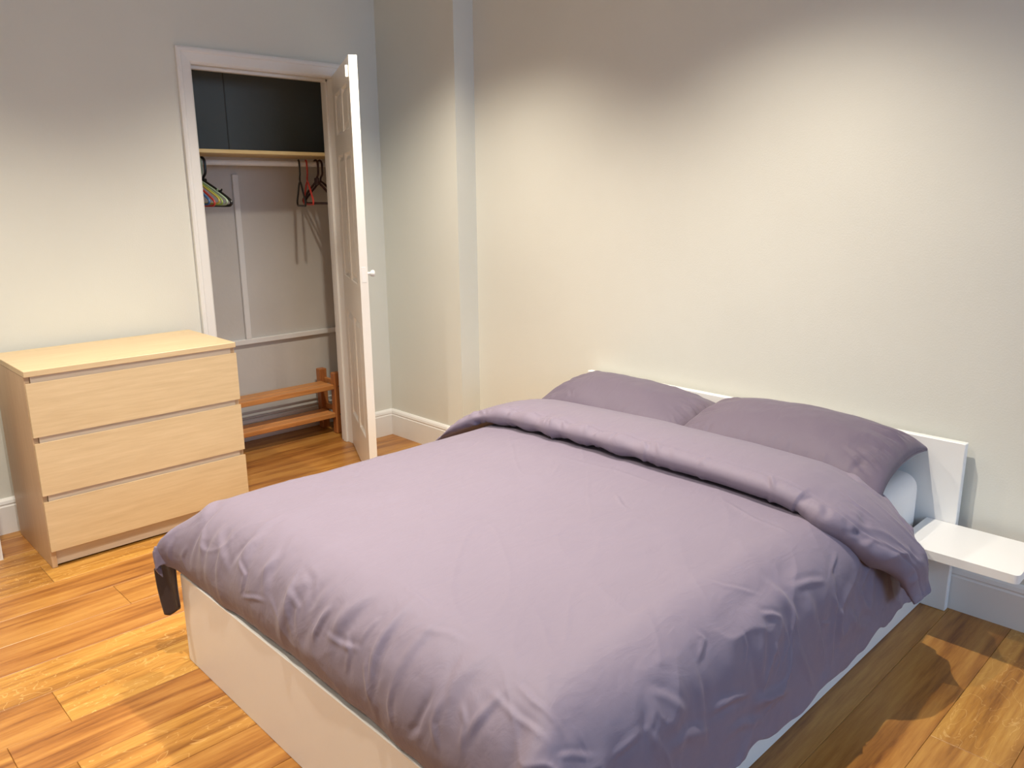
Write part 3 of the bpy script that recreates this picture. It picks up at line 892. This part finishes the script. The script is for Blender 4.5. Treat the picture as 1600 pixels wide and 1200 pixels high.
# folds down the right-hand drape
xx_ = XE-0.05
while xx_ < -0.75:
    xx_ += rg.uniform(0.06, 0.16)
    d0 = rg.uniform(0.03, 0.16); L_ = rg.uniform(0.14, 0.30); sl = rg.uniform(-0.08, 0.10)
    crease(disp, sx, sy, [(xx_, YE_R-d0), (xx_+sl*0.5, YE_R-d0-L_*0.5), (xx_+sl, YE_R-d0-L_)], rg.uniform(0.010, 0.024), rg.uniform(0.003, 0.008)*rg.choice([1, 1, -0.8]), 0.5)
STROKES = [([(-1.933, -1.618), (-1.993, -1.659), (-2.03, -1.713)], 0.0099, 0.0026),
           ([(-1.933, -1.701), (-1.993, -1.792), (-2.034, -1.854)], 0.0131, 0.0029),
           ([(-1.955, -1.862), (-1.982, -1.883), (-2.004, -1.924), (-2.042, -1.924), (-2.064, -1.912)], 0.006, 0.0032),
           ([(-1.937, -2.007), (-1.97, -2.011), (-2.008, -2.019)], 0.0051, 0.0021),
           ([(-2.008, -2.044), (-2.049, -2.114), (-2.068, -2.118)], 0.0072, 0.0019),
           ([(-1.944, -2.296), (-2.0, -2.284), (-2.027, -2.276), (-2.049, -2.28)], 0.0077, 0.005),
           ([(-2.008, -2.3), (-2.008, -2.375), (-1.993, -2.449)], 0.007, 0.0032),
           ([(-1.985, -2.466), (-2.019, -2.474), (-2.053, -2.491), (-2.083, -2.507)], 0.0076, 0.0038),
           ([(-1.952, -2.668), (-1.993, -2.673), (-2.045, -2.66), (-2.09, -2.623)], 0.009, -0.0042),
           ([(-1.91, -2.122), (-1.929, -2.185), (-1.982, -2.226)], 0.0095, -0.0017),
           ([(-2.064, -1.912), (-2.038, -1.998), (-2.027, -2.06)], 0.005, 0.0032),
           ([(-1.869, -2.801), (-1.884, -2.875), (-1.88, -2.97), (-1.873, -2.991)], 0.007, 0.0028),
           ([(-1.91, -2.768), (-1.925, -2.871), (-1.922, -2.97)], 0.007, 0.0024),
           ([(-1.929, -2.979), (-1.88, -2.999), (-1.831, -3.028)], 0.006, 0.0024),
           ([(-1.854, -2.975), (-1.85, -3.012), (-1.854, -3.032)], 0.0041, -0.0015),
           ([(-1.704, -3.032), (-1.764, -3.041), (-1.816, -3.049)], 0.0081, 0.0032),
           ([(-1.257, -2.987), (-1.212, -3.004), (-1.171, -3.028)], 0.006, 0.0048),
           ([(-0.84, -2.975), (-0.882, -2.991), (-0.934, -3.008)], 0.006, 0.0032),
           ([(-1.118, -2.979), (-1.021, -2.995), (-0.942, -3.02)], 0.008, 0.004),
           ([(-1.009, -3.099), (-0.983, -3.111), (-0.957, -3.115)], 0.004, 0.0031),
           ([(-1.34, -3.132), (-1.415, -3.107), (-1.479, -3.103), (-1.505, -3.111)], 0.008, 0.0072),
           ([(-1.358, -3.152), (-1.265, -3.173), (-1.156, -3.19)], 0.012, 0.0064),
           ([(-1.129, -3.053), (-1.122, -3.099), (-1.133, -3.115)], 0.0047, 0.0019),
           ([(-1.043, -3.066), (-1.013, -3.144), (-0.991, -3.198)], 0.0101, 0.0041),
           ([(-0.874, -3.107), (-0.822, -3.165), (-0.724, -3.227)], 0.012, 0.0056),
           ([(-1.298, -3.206), (-1.268, -3.19), (-1.231, -3.186)], 0.0051, 0.0024),
           ([(-1.486, -3.008), (-1.385, -3.004), (-1.268, -2.991), (-1.103, -2.987), (-0.897, -2.966)], 0.028, 0.0048),
           ([(-1.313, -2.846), (-1.283, -2.896), (-1.19, -2.97)], 0.006, 0.0016),
           ([(-0.942, -2.04), (-0.912, -2.284), (-0.919, -2.503)], 0.01, 0.002),
           ([(-1.058, -2.4), (-1.118, -2.474), (-1.133, -2.515)], 0.006, 0.0024),
           ([(-0.878, -2.627), (-0.931, -2.776), (-0.938, -2.913)], 0.008, 0.0024),
           ([(-1.816, -2.383), (-1.831, -2.47), (-1.839, -2.569)], 0.008, 0.0016),
           ([(-1.907, -2.449), (-1.952, -2.437), (-1.989, -2.433)], 0.006, 0.0019),
           ([(-1.903, -2.536), (-1.865, -2.619), (-1.861, -2.693)], 0.008, 0.0016),
           ([(-1.148, -3.074), (-1.118, -3.148), (-1.073, -3.235)], 0.0127, 0.0051),
           ([(-1.674, -3.103), (-1.587, -3.107), (-1.479, -3.148)], 0.014, 0.0056),
           ([(-1.678, -2.975), (-1.625, -3.012), (-1.572, -3.074)], 0.01, 0.0032),
           ([(-1.46, -3.173), (-1.385, -3.181), (-1.283, -3.214)], 0.01, 0.0048),
           ([(-1.464, -2.937), (-1.449, -2.966), (-1.505, -2.999)], 0.007, 0.0025),
           ([(-1.343, -2.987), (-1.336, -3.028), (-1.362, -3.066)], 0.0063, 0.0025),
           ([(-1.235, -3.053), (-1.216, -3.107), (-1.246, -3.14)], 0.0073, 0.0039),
           ([(-0.957, -3.041), (-0.904, -3.119), (-0.908, -3.186)], 0.01, 0.0048),
           ([(-0.814, -3.057), (-0.769, -3.128), (-0.709, -3.194)], 0.012, 0.0048),
           ([(-1.171, -3.041), (-1.167, -3.09), (-1.205, -3.128)], 0.007, 0.004),
           ([(-1.663, -3.008), (-1.696, -3.041), (-1.681, -3.099)], 0.0076, 0.003),
           ([(-1.952, -2.739), (-1.982, -2.776), (-2.03, -2.784)], 0.0069, 0.0028),
           ([(-1.955, -2.706), (-2.019, -2.702), (-2.068, -2.731)], 0.0086, 0.004),
           ([(-1.997, -2.569), (-2.049, -2.569), (-2.102, -2.582)], 0.0076, 0.003),
           ([(-1.978, -2.375), (-2.012, -2.412), (-2.072, -2.408)], 0.0079, 0.0027),
           ([(-1.967, -2.118), (-1.997, -2.185), (-2.049, -2.193)], 0.009, 0.003),
           ([(-2.012, -1.585), (-2.06, -1.564), (-2.098, -1.572)], 0.0065, 0.0026),
           ([(-2.015, -1.514), (-2.068, -1.506), (-2.124, -1.502)], 0.0078, 0.0031)]
for pts_, w_, a_ in STROKES:
    crease(disp, sx, sy, pts_, w_, a_)
#CREASES
P = P + N*disp[..., None]
# hem irregularity
P[..., 2] += (sstep(0.25, 0.425, dr_)*0.035*hemn*2) * (drop > 0.1)
P[..., 2] = np.maximum(P[..., 2], 0.03)
body = grid_obj('duvet_body', P, M_DUVET, duv, FLIP)
sm = body.modifiers.new('thickness', 'SOLIDIFY'); sm.thickness = 0.006; sm.offset = -1

# turned-back band
nq, ns = 150, 460
prof = np.array([(-0.62, 0.001), (-0.70, 0.001), (-0.775, 0.002), (-0.806, 0.006), (-0.824, 0.022), (-0.828, 0.044), (-0.818, 0.062), (-0.797, 0.074), (-0.780, 0.0745), (-0.72, 0.079), (-0.64, 0.078), (-0.57, 0.068), (-0.50, 0.050), (-0.45, 0.026), (-0.425, -0.004), (-0.425, -0.030), (-0.45, -0.045)])
dd = np.r_[0, np.cumsum(np.linalg.norm(np.diff(prof, axis=0), axis=1))]
q = np.linspace(0, dd[-1], nq)
px_ = np.interp(q, dd, prof[:, 0]); ph_ = np.interp(q, dd, prof[:, 1])*0.95
ker = np.hanning(9); ker /= ker.sum()
pxs = np.convolve(np.pad(px_, 4, 'edge'), ker, 'valid'); phs = np.convolve(np.pad(ph_, 4, 'edge'), ker, 'valid')
YF2 = -2.745
LR2, LL2 = 0.44, 0.25
s = np.linspace(YF2-LR2, YE_L+LL2, ns)
S = s[None, :]*np.ones((nq, 1)); Q = np.arange(nq)[:, None]*np.ones((1, ns))
HX = pxs[:, None]*np.ones((1, ns)); HP = phs[:, None]*np.ones((1, ns))
lenf = 1-0.19*sstep(-0.74, -0.42, HX)
drr = np.clip(YF2-S, 0, None)*lenf; dll = np.clip(S-YE_L, 0, None)
o_r, p_r = edge_curve(drr, 0.30, math.radians(52))
o_l, p_l = edge_curve(dll, 0.26, math.radians(50))
yb_ = np.where(S < YF2, YF2-o_r, np.where(S > YE_L, YE_L+o_l, S))
zb_ = ZT + 0.018*(1-((np.clip(S, YE_R, YE_L)-(YE_R+YE_L)/2)/0.59)**2) - np.maximum(p_r, p_l)
ty = np.gradient(yb_, axis=1); tz = np.gradient(zb_, axis=1); ln = np.hypot(ty, tz)
ny, nz = -tz/ln, ty/ln
# taper thickness at the two ends, skew of the ends
er = sstep(0.0, 0.10, S-(s[0])); el = sstep(0.0, 0.30, s[-1]-S)
HP = HP*(0.30+0.70*er)*(0.22+0.78*el) + 0.006
xs_ = HX - 0.10*(1-sstep(0, 0.30, s[-1]-S)) + 0.20*(1-sstep(0, 0.30, S-s[0]))*sstep(-0.45, -0.8, HX)
xs_ = xs_ + (HX < -0.74)*0.0 + 0.012*(fbm(S*3, HX*0+2, 3)-0.5)*2*sstep(-0.70, -0.80, HX)
PF = np.stack([xs_, yb_+ny*HP, zb_+nz*HP], -1)
NF = normals(PF)
if NF[nq//2, ns//2, 2] < 0: NF = -NF; F2 = True
else: F2 = False
dispf = 0.010*(fbm(HX*3+4, S*3, 2)-0.5)
front = np.exp(-((HX+0.80)/0.05)**2)*(Q < nq*0.55)
ph3 = (S*2*np.pi/0.14 + HX*18 + 4*fbm(S*3, HX*2, 1))
dispf = dispf + front*0.005*np.sin(ph3)*(fbm(S*2.5, HX*0, 5) > 0.45)
# stitched seam a little behind the rolled front edge
dispf = dispf - 0.0035*np.exp(-((HX+0.779)/0.005)**2)*(Q > nq*0.30)
endr = sstep(0.34, 0.06, S-s[0])
rid3 = 1-np.abs(2*fbm(HX*9, S*7, 7, 2)-1)*2.6
dispf = dispf + endr*0.007*np.clip(rid3, 0, 1)**2
rg = np.random.RandomState(5)
for k4 in range(26):       # short crinkles across the rolled front
    ys_ = rg.uniform(s[0]+0.05, s[-1]-0.1); sl = rg.uniform(-0.03, 0.05)
    crease(dispf, HX, S, [(-0.826, ys_), (-0.80, ys_+sl*0.5), (-0.780, ys_+sl)], rg.uniform(0.004, 0.010), rg.uniform(0.002, 0.0055)*rg.choice([1, -1]), 0.4)
for k4 in range(16):       # crumples towards the right-hand end
    ys_ = s[0]+rg.uniform(0.02, 0.30); xs4 = rg.uniform(-0.78, -0.45); an = rg.uniform(0.2, 1.9); L4 = rg.uniform(0.06, 0.16)
    crease(dispf, HX, S, [(xs4, ys_), (xs4+math.cos(an)*L4*0.5+rg.uniform(-.01, .01), ys_+math.sin(an)*L4*0.5), (xs4+math.cos(an)*L4, ys_+math.sin(an)*L4)], rg.uniform(0.005, 0.012), rg.uniform(0.002, 0.006)*rg.choice([1, 1, -1]), 0.45)
PF = PF + NF*dispf[..., None]
fold = grid_obj('turned_back_edge', PF, M_DUVET, duv, F2)
sm = fold.modifiers.new('thickness', 'SOLIDIFY'); sm.thickness = 0.004; sm.offset = -1
# end caps of the roll: gathered hem closing each end
for side, j in ((0, 0), (1, ns-1)):
    ring = PF[:, j]
    n2 = nq//2
    A = ring[:n2]; B = ring[::-1][:n2]
    G = A[:, None]*(1-np.linspace(0, 1, 8)[None, :, None]) + B[:, None]*np.linspace(0, 1, 8)[None, :, None]
    grid_obj('hem_closure', G, M_DUVET, duv, side == 0)
# corner of the cover hanging below the mattress at the foot
cf = []
nf = 24
A0 = Vector((-1.985, -1.478, 0.335)); A1 = Vector((-1.995, -1.578, 0.335))
G = np.zeros((nf, nf, 3))
for i in range(nf):
    for j in range(nf):
        a = i/(nf-1); b = j/(nf-1)
        wdt = 1-0.25*b
        yy = -1.505 + 0.070*a*wdt + 0.004*b
        zz_ = 0.365 - 0.065*a - (0.200-0.045*a)*b*(1-0.16*abs(a-0.65))
        G[i, j] = (-1.985 - 0.036*a*(1-0.2*b) - 0.006*math.sin(a*7+b*2), yy, zz_)
flap = grid_obj('hanging_corner', G, M_COVER_SHADE, duv)
flap['label'] = 'underside of the duvet cover hanging at the foot corner, its shade coloured dark brown'
flap.modifiers.new('thickness', 'SOLIDIFY').thickness = 0.008

# ------------------------------------------------------------------ pillows
def pillow(label, loc, rot, a, b, T, seed, group):
    n = 90; m_ = 120
    vs = []
    tt = thing('pillow', label, 'pillow', loc, 0, group)
    tt.rotation_euler = rot
    for side in (1, -1):
        u = np.linspace(-1, 1, n)[:, None]*np.ones((1, m_)); v = np.linspace(-1, 1, m_)[None, :]*np.ones((n, 1))
        u = np.sin(u*math.pi/2*0.999); v = np.sin(v*math.pi/2*0.999)
        x = a*u*(1-0.085*(1-v**2)); y = b*v*(1-0.055*(1-u**2))
        t = T*((1-u**2)**0.55)*((1-v**2)**0.42)
        nz_ = fbm(x*7+seed, y*5+seed, 3)-0.5
        cz = 0.010*nz_*((1-u**2)*(1-v**2))**0.3*2
        # gathers near short ends
        ge = np.clip(np.abs(v)-0.6, 0, 1)/0.4
        cz = cz + 0.006*ge*(1-ge)*2.2*np.sin(x*70+4*fbm(x*6, y*6, 2))
        rp4 = np.random.RandomState(int(seed)*7+1)
        for k5 in range(34):
            sg5 = rp4.choice([-1, 1]); y5 = sg5*b*0.93; x5 = rp4.uniform(-0.85, 0.85)*a
            L5 = rp4.uniform(0.05, 0.15)
            crease(cz, x, y, [(x5, y5), (x5*0.9, y5-sg5*L5*0.5), (x5*0.72+rp4.uniform(-.01, .01), y5-sg5*L5)], rp4.uniform(0.004, 0.010), rp4.uniform(0.002, 0.006)*rp4.choice([1, 1, -1]), 0.45)
        for k5 in range(12):
            x5 = a*0.9*rp4.choice([-1, -1, 1]); y5 = rp4.uniform(-0.8, 0.8)*b; L5 = rp4.uniform(0.05, 0.11)
            crease(cz, x, y, [(x5, y5), (x5*(1-L5*0.5/a), y5+rp4.uniform(-.01, .01)), (x5*(1-L5/a), y5+rp4.uniform(-.03, .03))], rp4.uniform(0.005, 0.010), rp4.uniform(0.002, 0.005)*rp4.choice([1, -1]), 0.45)
        z = side*(t+cz*(t > 1e-4))
        z = z*(1.0 if side > 0 else 0.6) - 0.035*(u*u*v*v)**1.5
        G = np.stack([x, y, z], -1)
        vs.append((G, side))
    Gt = vs[0][0]; Gb = vs[1][0]
    o1 = grid_obj('pillowcase_front', Gt, M_PILLOW, tt, False)
    o2 = grid_obj('pillowcase_back', Gb, M_PILLOW, tt, True)
    return tt
PG = 'pillows against the headboard'
pillow('mauve-grey pillow at the right of the headboard, nearer the bedside shelf', (-0.272, -2.545, 0.548), (math.radians(1), math.radians(-8), math.radians(2)), 0.225, 0.375, 0.108, 1.0, PG)
pillow('mauve-grey pillow at the left of the headboard, farther from the bedside shelf', (-0.280, -1.862, 0.538), (math.radians(3), math.radians(-8), math.radians(-2)), 0.215, 0.365, 0.108, 5.0, PG)
